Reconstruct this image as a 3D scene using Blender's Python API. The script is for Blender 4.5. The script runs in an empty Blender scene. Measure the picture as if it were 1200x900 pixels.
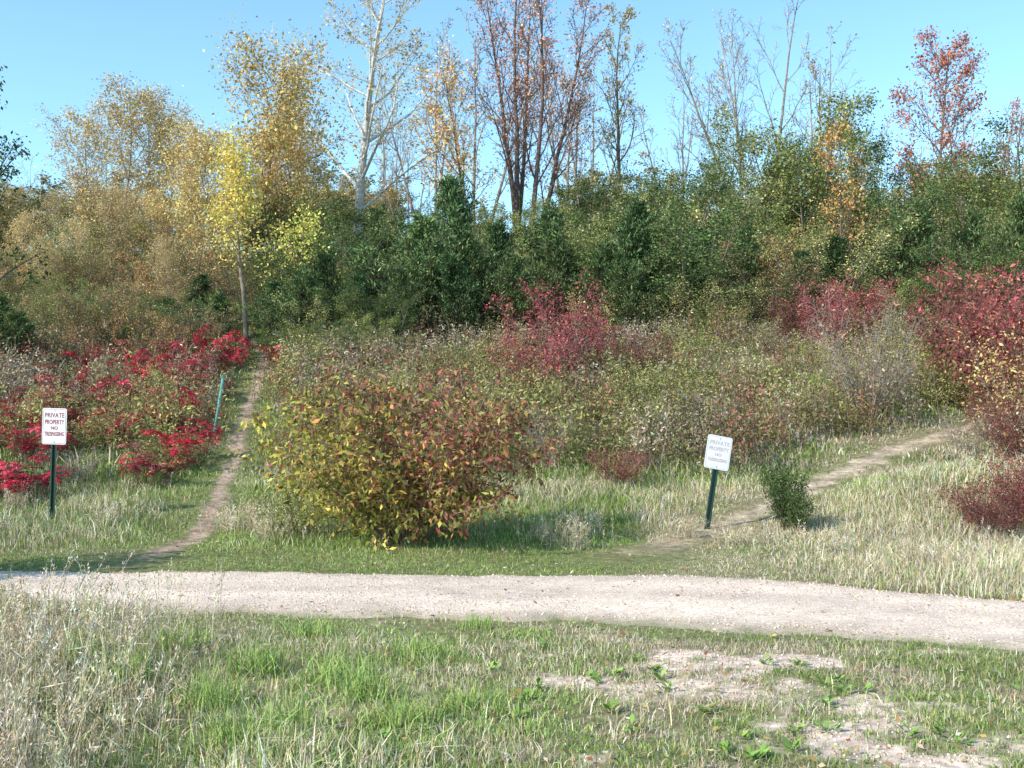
import bpy, bmesh, math, random
import numpy as np
from mathutils import Vector, Matrix
R = np.random.default_rng(7)
F = 1290.0; CAMH = 1.6; HY = 465.0
sc = bpy.context.scene
sc.view_settings.view_transform = 'Standard'
try: sc.view_settings.look = 'None'
except Exception: pass
sc.view_settings.exposure = 0; sc.view_settings.gamma = 1

def S(r, g, b, k=1.0):
    c = np.array([r, g, b]) / 255.0
    return np.where(c <= 0.04045, c / 12.92, ((c + 0.055) / 1.055) ** 2.4) * k

# ---------- noise
def _h(i, j, s):
    v = np.sin(i * 127.1 + j * 311.7 + s * 74.7) * 43758.5453
    return v - np.floor(v)
def vn(x, y, s=0):
    i = np.floor(x); j = np.floor(y); u = x - i; v = y - j
    u = u * u * (3 - 2 * u); v = v * v * (3 - 2 * v)
    return (_h(i, j, s) * (1 - u) + _h(i + 1, j, s) * u) * (1 - v) + (_h(i, j + 1, s) * (1 - u) + _h(i + 1, j + 1, s) * u) * v
def fbm(x, y, s=0, o=3):
    t = 0; a = .5; n = 0
    for k in range(o):
        t = t + a * vn(x * 2 ** k, y * 2 ** k, s + k * 13); n += a; a *= .5
    return t / n
def ss(a, b, x):
    t = np.clip((x - a) / (b - a), 0, 1); return t * t * (3 - 2 * t)

# ---------- terrain
def H(x, y):
    x = np.asarray(x, float); y = np.asarray(y, float)
    a = np.interp(y, [-1000, 12.6, 13.6, 16, 20, 36, 62, 80, 3000], [0, 0, .06, .40, 1.12, 4.25, 9.8, 11.7, 11.7])
    a = a + .06 * (fbm(x * .7, y * .7, 2, 2) - .5) * ss(9, 12, y) + .03 * (fbm(x * .9 + 9, y * .9, 4, 2) - .5)
    a = a + .50 * np.exp(-((x - 6.4) / 1.9) ** 2 - ((y - 14.3) / 1.3) ** 2)
    a = a + .5 * (fbm(x * .15, y * .15, 8, 2) - .5) * ss(18, 30, y)
    return a
def ray(px, py):
    d = np.arange(6, 60, .02); x = (px - 600) / F * d; z = CAMH + (HY - py) / F * d
    i = np.argmax(H(x, d) >= z); return [x[i], d[i]]
BX = [-30, -14, -4.7, 0, 1.5, 2.5, 4, 6, 8, 14]
BY = [11.6, 10.6, 10.12, 10.02, 9.92, 9.6, 8.7, 7.4, 6, 1.5]
FX = [-30, -14, -4.2, 0, 1.73, 3.29, 5, 8, 14]
FY = [9.6, 8.8, 8.35, 7.88, 7.45, 6.95, 6.0, 4.0, -.5]
def yb(x): return np.interp(x, BX, BY) + .22 * (fbm(x * 1.3, x * 0, 21) - .5) + .14 * (fbm(x * 6, x * 0, 24) - .5)
def yf(x): return np.interp(x, FX, FY) + .28 * (fbm(x * 1.5, x * 0, 23) - .5) + .16 * (fbm(x * 6, x * 0, 25) - .5)
T1 = np.array([ray(*p) for p in [(150, 664), (222, 634), (243, 610), (260, 572), (275, 535), (290, 492), (296, 462), (308, 432), (308, 418)]] + [[-8.2, 34]])
T2 = np.array([ray(*p) for p in [(735, 652), (775, 640), (830, 622), (885, 600), (945, 574), (1000, 549), (1050, 526), (1095, 515)]] + [[9.6, 20.8], [13, 22.0]])
def dist(P, x, y):
    d = np.full(np.shape(x), 1e9)
    for a, b in zip(P[:-1], P[1:]):
        ab = b - a; t = np.clip(((x - a[0]) * ab[0] + (y - a[1]) * ab[1]) / (ab @ ab), 0, 1)
        d = np.minimum(d, np.hypot(x - a[0] - t * ab[0], y - a[1] - t * ab[1]))
    return d
def bare(x, y):   # worn sandy patches in the lawn
    m = np.exp(-((x - 1.6) / .8) ** 2 - ((y - 5.3) / 1.0) ** 2)
    m = np.maximum(m, .85 * np.exp(-((x - .75) / .8) ** 2 - ((y - 6.0) / .35) ** 2))
    m = np.maximum(m, .88 * np.exp(-((x - 1.5) / 1.0) ** 2 - ((y - 6.6) / .4) ** 2))
    return ss(.42, .82, m * .74 + (fbm(x * 3.2, y * 4.2, 31, 5) - .5) * 1.6 + .10)

# ---------- builder
class B:
    def __init__(s): s.p = []; s.t = []
    def add(s, V, Fq, C, m): s.p.append((V, Fq, C, np.full(len(Fq), m, np.int32)))
    def tube(s, pts, rad, sides, col): s.t.append((np.array(pts), np.array(rad), sides, col))
    def leaves(s, c, d, n, L, W, col, m=1, fold=.12, base=0.45):
        N = len(c)
        d = d / (np.linalg.norm(d, axis=1, keepdims=True) + 1e-9)
        sd = np.cross(d, n); sd /= (np.linalg.norm(sd, axis=1, keepdims=True) + 1e-9)
        nn = np.cross(sd, d)
        L = np.broadcast_to(L, (N,))[:, None]; W = np.broadcast_to(W, (N,))[:, None]
        v = np.stack([c, c + d * L * base + sd * W * .5 + nn * W * fold, c + d * L, c + d * L * base - sd * W * .5 + nn * W * fold], 1).reshape(-1, 3)
        s.add(v, np.arange(4 * N).reshape(N, 4), np.repeat(col, 4, 0), m)
    def flush(s):
        g = {}
        for t in s.t: g.setdefault((len(t[0]), t[2]), []).append(t)
        for (k, n), L in g.items():
            P = np.stack([t[0] for t in L]); r = np.stack([t[1] for t in L]); C = np.stack([t[3] for t in L])
            T = np.gradient(P, axis=1); T /= np.linalg.norm(T, axis=2, keepdims=True) + 1e-9
            ref = np.where(np.abs(T[:, :1, 2:3]) > .9, np.array([1., 0, 0]), np.array([0, 0, 1.]))
            A = np.cross(T, np.broadcast_to(ref, T.shape)); A /= np.linalg.norm(A, axis=2, keepdims=True) + 1e-9
            Bn = np.cross(T, A)
            an = np.arange(n) * 2 * np.pi / n
            V = P[:, :, None] + r[:, :, None, None] * (A[:, :, None] * np.cos(an)[None, None, :, None] + Bn[:, :, None] * np.sin(an)[None, None, :, None])
            m = len(L)
            base = (np.arange(m) * k * n)[:, None, None] + (np.arange(k - 1) * n)[None, :, None] + np.arange(n)[None, None]
            nx = (np.arange(m) * k * n)[:, None, None] + (np.arange(k - 1) * n)[None, :, None] + ((np.arange(n) + 1) % n)[None, None]
            Fq = np.stack([base, nx, nx + n, base + n], -1).reshape(-1, 4)
            s.add(V.reshape(-1, 3), Fq, np.repeat(C, k * n, 0), 0)
        s.t = []
    def get(s):
        s.flush(); V = []; Fq = []; C = []; M = []; o = 0
        for v, f, c, m in s.p:
            V.append(v); Fq.append(f + o); C.append(c); M.append(m); o += len(v)
        s.p = [(np.concatenate(V), np.concatenate(Fq), np.concatenate(C), np.concatenate(M))]
        return s.p[0]
    def copy_of(s, o, pos, rot, sc_, tint):
        V, Fq, C, M = o.get(); n = len(pos); c, sn = np.cos(rot), np.sin(rot)
        X = V[None, :, 0] * c[:, None] - V[None, :, 1] * sn[:, None]
        Y = V[None, :, 0] * sn[:, None] + V[None, :, 1] * c[:, None]
        W = np.stack([X, Y, np.broadcast_to(V[None, :, 2], X.shape)], -1) * sc_[:, None, None] + pos[:, None]
        FF = Fq[None] + (np.arange(n) * len(V))[:, None, None]
        CC = C[None] * tint[:, None]
        s.p.append((W.reshape(-1, 3), FF.reshape(-1, 4), CC.reshape(-1, 3), np.tile(M, n)))
    def mesh(s, name, mats):
        V, Fq, C, M = s.get()
        me = bpy.data.meshes.new(name)
        me.vertices.add(len(V)); me.vertices.foreach_set('co', V.astype(np.float32).ravel())
        me.loops.add(Fq.size); me.loops.foreach_set('vertex_index', Fq.astype(np.int32).ravel())
        me.polygons.add(len(Fq)); me.polygons.foreach_set('loop_start', (np.arange(len(Fq)) * 4).astype(np.int32))
        me.polygons.foreach_set('material_index', M.astype(np.int32))
        for m in mats: me.materials.append(m)
        me.update(calc_edges=True)
        at = me.color_attributes.new('Col', 'FLOAT_COLOR', 'POINT')
        cc = np.ones((len(V), 4), np.float32); cc[:, :3] = np.clip(C, 0, 1); at.data.foreach_set('color', cc.ravel())
        return me
def obj(name, me, loc=(0, 0, 0), rz=0, s=1, parent=None):
    o = bpy.data.objects.new(name, me); sc.collection.objects.link(o)
    o.location = loc; o.rotation_euler = (0, 0, rz)
    o.scale = s if hasattr(s, '__len__') else (s, s, s)
    if parent: o.parent = parent
    return o

# ---------- materials
def newmat(name):
    m = bpy.data.materials.new(name); m.use_nodes = True; nt = m.node_tree
    for n in list(nt.nodes): nt.nodes.remove(n)
    return m, nt, nt.nodes.new('ShaderNodeOutputMaterial')
def foliage_mat(name, trans=.28, var=.25):
    m, nt, out = newmat(name); N = nt.nodes.new; L = nt.links.new
    a = N('ShaderNodeAttribute'); a.attribute_name = 'Col'; col = a.outputs['Color']
    if var:
        oi = N('ShaderNodeObjectInfo'); mr = N('ShaderNodeMapRange'); mr.inputs[3].default_value = 1 - var; mr.inputs[4].default_value = 1 + var
        L(oi.outputs['Random'], mr.inputs[0])
        hs = N('ShaderNodeHueSaturation'); L(col, hs.inputs['Color']); L(mr.outputs[0], hs.inputs['Value']); col = hs.outputs[0]
    d = N('ShaderNodeBsdfDiffuse'); L(col, d.inputs[0])
    if trans:
        t = N('ShaderNodeBsdfTranslucent'); L(col, t.inputs[0])
        mx = N('ShaderNodeMixShader'); mx.inputs[0].default_value = trans; L(d.outputs[0], mx.inputs[1]); L(t.outputs[0], mx.inputs[2])
        L(mx.outputs[0], out.inputs[0])
    else: L(d.outputs[0], out.inputs[0])
    return m
def attr_mat(name, scale=20, amt=.5, bump=.3, rough=.9, detail=6, vor=None):
    m, nt, out = newmat(name); N = nt.nodes.new; L = nt.links.new
    a = N('ShaderNodeAttribute'); a.attribute_name = 'Col'
    tc = N('ShaderNodeTexCoord'); nz = N('ShaderNodeTexNoise'); nz.inputs['Scale'].default_value = scale; nz.inputs['Detail'].default_value = detail
    L(tc.outputs['Object'], nz.inputs['Vector'])
    mr = N('ShaderNodeMapRange'); mr.inputs[1].default_value = .3; mr.inputs[2].default_value = .7; mr.inputs[3].default_value = 1 - amt; mr.inputs[4].default_value = 1 + amt
    L(nz.outputs[0], mr.inputs[0])
    vm = N('ShaderNodeVectorMath'); vm.operation = 'SCALE'; L(a.outputs['Color'], vm.inputs[0]); L(mr.outputs[0], vm.inputs['Scale'])
    p = N('ShaderNodeBsdfPrincipled'); p.inputs['Roughness'].default_value = rough
    p.inputs['Specular IOR Level'].default_value = .15
    col = vm.outputs[0]; hgt = nz.outputs[0]
    if vor:
        v = N('ShaderNodeTexVoronoi'); v.inputs['Scale'].default_value = vor; L(tc.outputs['Object'], v.inputs['Vector'])
        hsv = N('ShaderNodeSeparateColor'); L(v.outputs['Color'], hsv.inputs[0])
        r2 = N('ShaderNodeMapRange'); r2.inputs[3].default_value = .78; r2.inputs[4].default_value = 1.2; L(hsv.outputs[0], r2.inputs[0])
        v2 = N('ShaderNodeVectorMath'); v2.operation = 'SCALE'; L(col, v2.inputs[0]); L(r2.outputs[0], v2.inputs['Scale']); col = v2.outputs[0]
        hgt = v.outputs['Distance']
    L(col, p.inputs['Base Color'])
    b = N('ShaderNodeBump'); b.inputs['Strength'].default_value = bump; b.inputs['Distance'].default_value = .012; L(hgt, b.inputs['Height']); L(b.outputs[0], p.inputs['Normal'])
    L(p.outputs[0], out.inputs[0]); return m
def flat_mat(name, c, rough=.5, metal=0, scale=30, amt=.12):
    m, nt, out = newmat(name); N = nt.nodes.new; L = nt.links.new
    tc = N('ShaderNodeTexCoord'); nz = N('ShaderNodeTexNoise'); nz.inputs['Scale'].default_value = scale; nz.inputs['Detail'].default_value = 5
    L(tc.outputs['Object'], nz.inputs['Vector'])
    cr = N('ShaderNodeMix'); cr.data_type = 'RGBA'; L(nz.outputs[0], cr.inputs[0])
    cr.inputs[6].default_value = (*(np.array(c) * (1 - amt)), 1); cr.inputs[7].default_value = (*np.clip(np.array(c) * (1 + amt), 0, 1), 1)
    p = N('ShaderNodeBsdfPrincipled'); L(cr.outputs[2], p.inputs['Base Color']); p.inputs['Roughness'].default_value = rough; p.inputs['Metallic'].default_value = metal
    L(p.outputs[0], out.inputs[0]); return m
LEAF = foliage_mat('foliage', .18); NEED = foliage_mat('cedar_foliage', 0, .22); GRASS = foliage_mat('grass_blades', .12, 0)
BARK = attr_mat('bark', 9, .35, .5); GROUND = attr_mat('soil_and_turf', 14, .45, .6)
GRAVEL = attr_mat('gravel', 3.5, .12, .5, .95, 8, 60); DIRT = attr_mat('trodden_dirt', 10, .35, .6, .95, 8, 24)
STONE = attr_mat('pebbles', 40, .2, .2)
MATS = [BARK, LEAF]

def pal(rng, n, cols, w=None, var=.22):
    cols = np.array(cols); w = None if w is None else np.array(w) / np.sum(w)
    c = cols[rng.choice(len(cols), n, p=w)]
    return c * np.exp(rng.normal(0, var, (n, 1))) * np.exp(rng.normal(0, .06, (n, 3)))
def unit(v): return v / (np.linalg.norm(v, axis=-1, keepdims=True) + 1e-9)

# ---------- tree growth
def rotdir(d, ang, az):
    a = np.array([1., 0, 0]) if abs(d[2]) > .8 else np.array([0, 0, 1.])
    u = np.cross(d, a); u /= np.linalg.norm(u); v = np.cross(d, u)
    return d * math.cos(ang) + (u * math.cos(az) + v * math.sin(az)) * math.sin(ang)
def grow(b, rng, p, d, L, r, lv, P, tw):
    k = P['seg'][lv]; pts = [p]; ds = [d]; st = L / k
    for i in range(k):
        d = d + rng.normal(0, P['wand'][lv], 3); d[2] += P['up'][lv]; d = d / math.sqrt(d @ d)
        p = p + d * st; pts.append(p); ds.append(d)
    rr = np.linspace(r, max(r * P['taper'][lv], P['rmin'] * .6), k + 1)
    b.tube(pts, rr, P['sides'][lv], P['bark'] * math.exp(rng.normal(0, .12)))
    if lv < P['levels']:
        n = P['n'][lv]; n = max(1, int(n * (.8 + .4 * rng.random()))); az = rng.random() * 6.28
        t0 = P['t0'][lv]
        for j in range(n):
            t = t0 + (1 - t0) * (j + rng.random()) / n; t = min(t, .99)
            f = t * k; i = int(f); q = pts[i] + (pts[i + 1] - pts[i]) * (f - i)
            az += 2.4 + rng.normal(0, .4)
            ang = math.radians(P['ang'][lv] * (1 + rng.normal(0, .2)))
            cd = rotdir(ds[i], ang, az)
            sh = P['shape'](t) if lv == 0 else (1.1 - .6 * t)
            cl = L * P['ratio'][lv] * sh * (.7 + .6 * rng.random())
            grow(b, rng, q, cd, cl, max(rr[i] * P['rr'], P['rmin']), lv + 1, P, tw)
    if lv >= P['leaf_lv']: tw.append((np.array(pts), 0))
DEF = dict(seg=[9, 6, 4, 3], wand=[.05, .1, .14, .18], up=[.03, .08, .05, .0], taper=[.15, .2, .3, .4], sides=[8, 5, 3, 3], levels=3,
           n=[20, 8, 5, 0], t0=[.25, .2, .2, 0], ang=[45, 42, 40, 0], ratio=[.4, .45, .45, 0], rr=.5, rmin=.006, leaf_lv=2,
           shape=lambda t: 1.1 - .7 * t, bark=S(120, 110, 100, .8))
def put_leaves(b, rng, tw, per, size, cfun, jit=.08, droop=.3, asp=.6, clump=.6, m=1, along=.5, fold=.12):
    cs = []; ds = []
    for pts, _ in tw:
        n = rng.poisson(per * math.exp(rng.normal(0, clump)) * .85) if per > 0 else 0
        if n == 0: continue
        f = rng.random(n) ** .8 * (len(pts) - 1.001); i = f.astype(int); f = (f - i)[:, None]
        q = pts[i] * (1 - f) + pts[i + 1] * f
        cs.append(q + rng.normal(0, jit, (n, 3))); ds.append(np.repeat((pts[-1] - pts[0])[None], n, 0))
    if not cs: return
    c = np.concatenate(cs); d = unit(np.concatenate(ds)) * along + unit(rng.normal(0, 1, c.shape)); d[:, 2] -= droop
    n = unit(rng.normal(0, .7, c.shape) + np.array([0, 0, .7]))
    L = size * np.exp(rng.normal(0, .22, len(c)))
    b.leaves(c, d, n, L, L * asp, cfun(c, rng), m, fold)
def tree(seed, Hh, r, P, per, size, cfun, stems=1, spread=0, **kw):
    rng = np.random.default_rng(seed); Q = dict(DEF); Q.update(P); b = B(); tw = []
    for s in range(stems):
        az = 6.28 * (s + rng.random() * .6) / stems; sp = math.radians(spread * (.4 + .8 * rng.random())) if stems > 1 else 0
        d = np.array([math.sin(sp) * math.cos(az), math.sin(sp) * math.sin(az), math.cos(sp)])
        p = np.array([math.cos(az), math.sin(az), 0]) * (r * 1.2 if stems > 1 else 0) + np.array([0, 0, -.15])
        grow(b, rng, p, d, Hh * (.8 + .25 * rng.random() if stems > 1 else 1), r, 0, Q, tw)
    put_leaves(b, rng, tw, per, size, cfun, **kw)
    return b
def C(cols, w=None, var=.22): return lambda c, rng: pal(rng, len(c), cols, w, var)

def pos(px, d): return (px - 600) / F * d
def hgt(px, pytop, d):
    x = pos(px, d); g = float(H(x, d)); return x, g, CAMH + (HY - pytop) / F * d - g

# palettes
GREEN = [S(120, 134, 74), S(140, 150, 86), S(102, 116, 65), S(160, 160, 96)]
TAN = [S(218, 188, 125), S(210, 176, 118), S(195, 172, 114), S(178, 166, 104)]
PINK = [S(192, 96, 100), S(176, 86, 90), S(205, 130, 118), S(155, 84, 80)]
MAR = [S(150, 76, 80), S(134, 68, 70), S(165, 98, 90), S(128, 92, 72)]
SUM = [S(206, 56, 80), S(188, 48, 70), S(216, 82, 100), S(160, 50, 64)]

# ======== hero trees
def hero(name, b, px, d, rz=0, mats=MATS, s=1):
    x = pos(px, d); return obj(name, b.mesh(name, mats), (x, d, float(H(x, d))), rz, s)

x, g, h = hgt(415, -60, 45)
hero('cottonwood_tree', tree(11, h, .24, dict(bark=S(214, 208, 198, .9), n=[24, 10, 6, 0], ang=[50, 42, 42, 0], ratio=[.43, .44, .45, 0], t0=[.22, .2, .2, 0], rmin=.012, up=[.03, .05, .02, 0], rr=.42, wand=[.04, .1, .14, .18]),
     3.2, .11, C(TAN + [S(230, 190, 125), S(200, 190, 120)]), droop=.4, asp=.75, jit=.12), 416, 45)
x, g, h = hgt(610, -80, 46)
hero('maple_tree', tree(12, h, .13, dict(bark=S(124, 104, 96, .75), n=[16, 9, 5, 0], ang=[30, 34, 40, 0], ratio=[.28, .42, .45, 0], t0=[.25, .2, .2, 0], rmin=.011, up=[.04, .08, .03, 0], rr=.42),
     2.4, .11, C([S(224, 168, 138), S(218, 156, 130), S(230, 180, 142), S(200, 148, 120)]), stems=5, spread=12, jit=.18), 612, 46)
x, g, h = hgt(540, 85, 44)
hero('maple_tree', tree(24, h, .08, dict(bark=S(120, 100, 88, .7), n=[16, 7, 4, 0], ang=[50, 40, 40, 0], ratio=[.40, .42, .45, 0], t0=[.25, .2, .2, 0], rmin=.009, rr=.42),
     4.5, .11, C([S(226, 178, 118), S(222, 165, 118), S(210, 188, 115)]), jit=.18, clump=1.0), 545, 43)
x, g, h = hgt(737, 15, 50)
hero('poplar_tree', tree(13, h, .12, dict(bark=S(130, 115, 100, .8), n=[18, 7, 4, 0], ang=[36, 35, 40, 0], ratio=[.27, .45, .45, 0], t0=[.35, .2, .2, 0], rmin=.012),
     3.0, .11, C([S(222, 190, 110), S(208, 172, 95), S(180, 168, 100)])), 737, 50)
x, g, h = hgt(870, 5, 50)
hero('bare_tree', tree(14, h, .11, dict(bark=S(175, 160, 148, .8), n=[11, 8, 5, 0], ang=[28, 32, 38, 0], ratio=[.32, .42, .42, 0], t0=[.3, .25, .2, 0], rmin=.011),
     .5, .1, C(TAN), stems=4, spread=15), 880, 50)
bt = tree(15, 9, .09, dict(bark=S(172, 158, 148, .8), n=[9, 6, 4, 0], ang=[26, 32, 38, 0], ratio=[.36, .42, .42, 0], t0=[.3, .25, .2, 0], rmin=.011), .8, .1, C(TAN), stems=3, spread=14).mesh('bare_tree', MATS)
for px, top, d in [(955, 60, 54), (690, 90, 55), (1010, 120, 56), (500, 60, 56), (560, 40, 58), (480, 170, 50), (790, 110, 56), (460, 130, 60), (1185, 150, 52), (40, 200, 60), (1140, 110, 54), (660, 60, 60), (350, 150, 60), (120, 170, 64)]:
    x, g, h = hgt(px, top, d); obj('bare_tree', bt, (x, d, g), px * 1.3, h / 9)
x, g, h = hgt(300, 85, 42)
mt = tree(16, h, .12, dict(bark=S(150, 135, 115, .8), n=[28, 9, 5, 0], ang=[52, 42, 42, 0], ratio=[.31, .45, .45, 0], t0=[.10, .2, .2, 0], rmin=.009, rr=.42, shape=lambda t: .55 + 1.9 * t * (1 - t)),
     7.5, .12, C([S(238, 206, 135), S(232, 196, 125), S(228, 190, 128), S(220, 202, 132)]), jit=.32, clump=.8).mesh('maple_tree', MATS); mh = h
obj('maple_tree', mt, (x, 42, g), 0)
for px, top, d, w in [(255, 165, 39, .95), (350, 160, 43, .85)]:
    x, g, h = hgt(px, top, d); obj('maple_tree', mt, (x, d, g), px, (h / mh * w, h / mh * w, h / mh))
x, g, h = hgt(288, 165, 28)
hero('aspen_tree', tree(17, h, .075, dict(bark=S(172, 158, 134, .8), n=[22, 6, 4, 0], ang=[55, 42, 40, 0], ratio=[.20, .5, .5, 0], t0=[.42, .2, .2, 0], rmin=.006, wand=[.03, .1, .14, .18]),
     4.8, .08, C([S(236, 212, 112), S(232, 202, 105), S(222, 205, 120)]), jit=.17, clump=1.0), 288, 28)
x, g, h = hgt(345, 255, 33)
hero('aspen_tree', tree(18, h, .06, dict(n=[14, 6, 4, 0], ang=[50, 40, 40, 0], ratio=[.46, .5, .5, 0], t0=[.2, .2, .2, 0]),
     5.5, .085, C([S(222, 210, 112), S(208, 200, 104), S(192, 192, 104)]), jit=.18), 348, 31)
def tanpop(seed, cols): return tree(seed, 9, .10, dict(bark=S(185, 170, 150, .8), n=[24, 9, 5, 0], ang=[38, 36, 40, 0], ratio=[.30, .45, .45, 0], t0=[.08, .2, .2, 0], rmin=.010, rr=.42, shape=lambda t: .6 + 2 * t * (1 - t)),
     6.0, .12, C(cols), jit=.2).mesh('poplar_tree', MATS)
tp = [tanpop(19, [S(222, 195, 140), S(212, 184, 130), S(198, 182, 126), S(220, 182, 128)]), tanpop(25, [S(205, 180, 132), S(192, 174, 122), S(182, 170, 116), S(210, 174, 132)])]
for k, (px, top, d) in enumerate([(150, 120, 50), (195, 155, 56), (100, 145, 53), (222, 190, 46), (15, 225, 56), (60, 235, 48), (-40, 200, 52), (-90, 170, 50), (330, 170, 60), (400, 220, 60), (30, 260, 38), (130, 235, 40), (180, 240, 40), (85, 270, 36), (450, 230, 56), (370, 230, 50), (-30, 260, 38), (175, 130, 52), (50, 290, 33), (200, 290, 34)]):
    x, g, h = hgt(px, top, d); obj('poplar_tree', tp[k % 2], (x, d, g), px * .7, (h / 9 * 1.15, h / 9 * 1.15, h / 9))
# orange trees at right
x, g, h = hgt(985, 155, 34)
hero('maple_tree', tree(20, h, .06, dict(n=[14, 5, 3, 0], ang=[50, 42, 40, 0], ratio=[.28, .5, .5, 0], t0=[.3, .2, .2, 0]), 4.5, .09, C([S(236, 178, 115), S(238, 190, 122), S(222, 158, 105)]), jit=.16, clump=1.2), 982, 34)
ot = tree(21, 9.3, .09, dict(bark=S(130, 110, 100, .8), n=[22, 8, 4, 0], ang=[48, 40, 40, 0], ratio=[.33, .45, .45, 0], t0=[.35, .2, .2, 0], rmin=.01), 3.6, .11, C([S(210, 134, 106), S(220, 154, 114), S(198, 120, 100)]), jit=.15, clump=1.2)
hero('maple_tree', ot, 1093, 42)
x, g, h = hgt(1178, 125, 50)
hero('poplar_tree', tree(22, h, .09, dict(bark=S(150, 125, 120, .8), n=[16, 7, 4, 0], ang=[40, 36, 40, 0], ratio=[.28, .45, .45, 0], rmin=.01), 3, .11, C([S(210, 155, 140), S(200, 150, 130)])), 1180, 50)
x, g, h = hgt(-50, 85, 25)
hero('elm_tree', tree(23, h, .1, dict(n=[18, 6, 4, 0], ang=[50, 40, 40, 0], ratio=[.28, .5, .5, 0], t0=[.25, .2, .2, 0]), 6, .09, C([S(70, 88, 50), S(90, 105, 60), S(110, 120, 70)])), -40, 25)

# ======== cedars
def cedar(seed, hh, wid, cols):
    rng = np.random.default_rng(seed); b = B(); tw = []
    P = dict(DEF); P.update(levels=2, seg=[8, 4, 3], n=[64, 9, 0], t0=[.03, .15, 0], ang=[54, 36, 0], ratio=[wid, .42, 0], shape=lambda t: (1.06 - t) ** .75 * (.55 + .9 * rng.random()), up=[.02, .13, .12],
                            wand=[.04, .11, .15], rmin=.005, leaf_lv=1, bark=S(105, 85, 70, .6))
    grow(b, rng, np.array([0, 0, -.1]), np.array([0, 0, 1.]), hh, .08, 0, P, tw)
    put_leaves(b, rng, tw, 15, .13, C(cols, None, .35), jit=.05, droop=-.25, asp=.26, clump=.4, along=1.2, fold=.3)
    return b.mesh('cedar_tree', [BARK, NEED])
DG = [S(86, 108, 70), S(102, 122, 78), S(72, 92, 62)]
ced = [cedar(31, 4, .36, DG), cedar(32, 4, .46, [S(104, 124, 80), S(92, 112, 72), S(118, 134, 84)]), cedar(33, 4, .42, DG + [S(116, 126, 78)])]
i = 0
for px, top, d in [(540, 205, 33), (500, 255, 30), (455, 245, 38), (585, 260, 31), (350, 318, 27.5), (385, 300, 29), (740, 235, 30.5), (700, 285, 30), (640, 245, 33), (225, 322, 31), (245, 345, 29), (865, 265, 33), (930, 295, 31),
                   (1180, 235, 32), (1060, 245, 33), (810, 270, 33), (20, 370, 25), (-20, 350, 24), (415, 325, 28), (1230, 240, 32), (1130, 255, 34), (980, 280, 33), (60, 335, 34), (470, 320, 28.5), (540, 300, 29), (562, 280, 30), (520, 290, 30), (265, 350, 32), (205, 350, 30), (740, 300, 29), (330, 330, 29), (610, 300, 29.5), (665, 265, 31), (770, 290, 30.5), (430, 290, 31)]:
    x, g, h = hgt(px, top, d); w = .9 + .4 * ((i * 37) % 10) / 10; q = max(h, 2.2) / 4 * w
    obj('cedar_tree', ced[i % 3], (x, d, g), i * 1.9, (q, q, h / 4)); i += 1

# ======== leafy thicket trees
def thicket(seed, hh, cols, w=None, per=9, stems=5, size=.075, spread=24, bark=S(130, 120, 105, .8), n=(11, 6, 4)):
    return tree(seed, hh, .05, dict(bark=bark, n=[*n, 0], ang=[48, 42, 42, 0], ratio=[.30, .48, .45, 0], t0=[.08, .2, .2, 0], rmin=.006, seg=[6, 4, 3, 2], rr=.42, shape=lambda t: .9 - .35 * t), per, size, C(cols, w, .3), stems=stems, spread=spread, jit=.13)
TH = [thicket(41, 5, GREEN).mesh('buckthorn_tree', MATS), thicket(42, 5, GREEN + [S(182, 175, 112), S(155, 158, 88)]).mesh('buckthorn_tree', MATS),
      thicket(43, 5, [S(146, 150, 94), S(165, 162, 105), S(130, 136, 82), S(196, 180, 122)], per=6).mesh('buckthorn_tree', MATS),
      thicket(44, 5, [S(96, 114, 68), S(112, 128, 76), S(84, 100, 60)], per=9).mesh('buckthorn_tree', MATS),
      thicket(45, 5, [S(165, 148, 102), S(185, 152, 108), S(148, 140, 88), S(195, 142, 114)], per=5).mesh('buckthorn_tree', MATS)]
tops = [(440, 240), (480, 232), (540, 222), (600, 235), (650, 200), (700, 190), (750, 195), (800, 135), (850, 195), (900, 165), (950, 152), (1000, 180), (1050, 190), (1100, 185), (1150, 168), (1200, 195), (1260, 190), (1320, 180)]
i = 0
rr = np.random.default_rng(5)
for row, (d0, off, cnt) in enumerate([(31.5, 115, 19), (35.5, 65, 20), (40, 30, 19), (46, 5, 17)]):
    for k in range(cnt):
        px = 440 + k * 880 / cnt + rr.normal(0, 11) + row * 13
        tp_ = np.interp(px, [a for a, _ in tops], [b_ for _, b_ in tops]) + off + rr.normal(8, 22)
        d = d0 + rr.normal(0, .8)
        x, g, h = hgt(px, tp_, d)
        v = [0, 1, 3, 2, 3, 2][i % 6]
        if px > 640 and row < 2 and rr.random() < .12: v = 4
        w = (1.0 + .3 * rr.random()) * (1.25 if row == 0 else 1)
        obj('buckthorn_tree', TH[v], (x, d, g), i * 2.1, (h / 5 * w, h / 5 * w, h / 5)); i += 1
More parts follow.
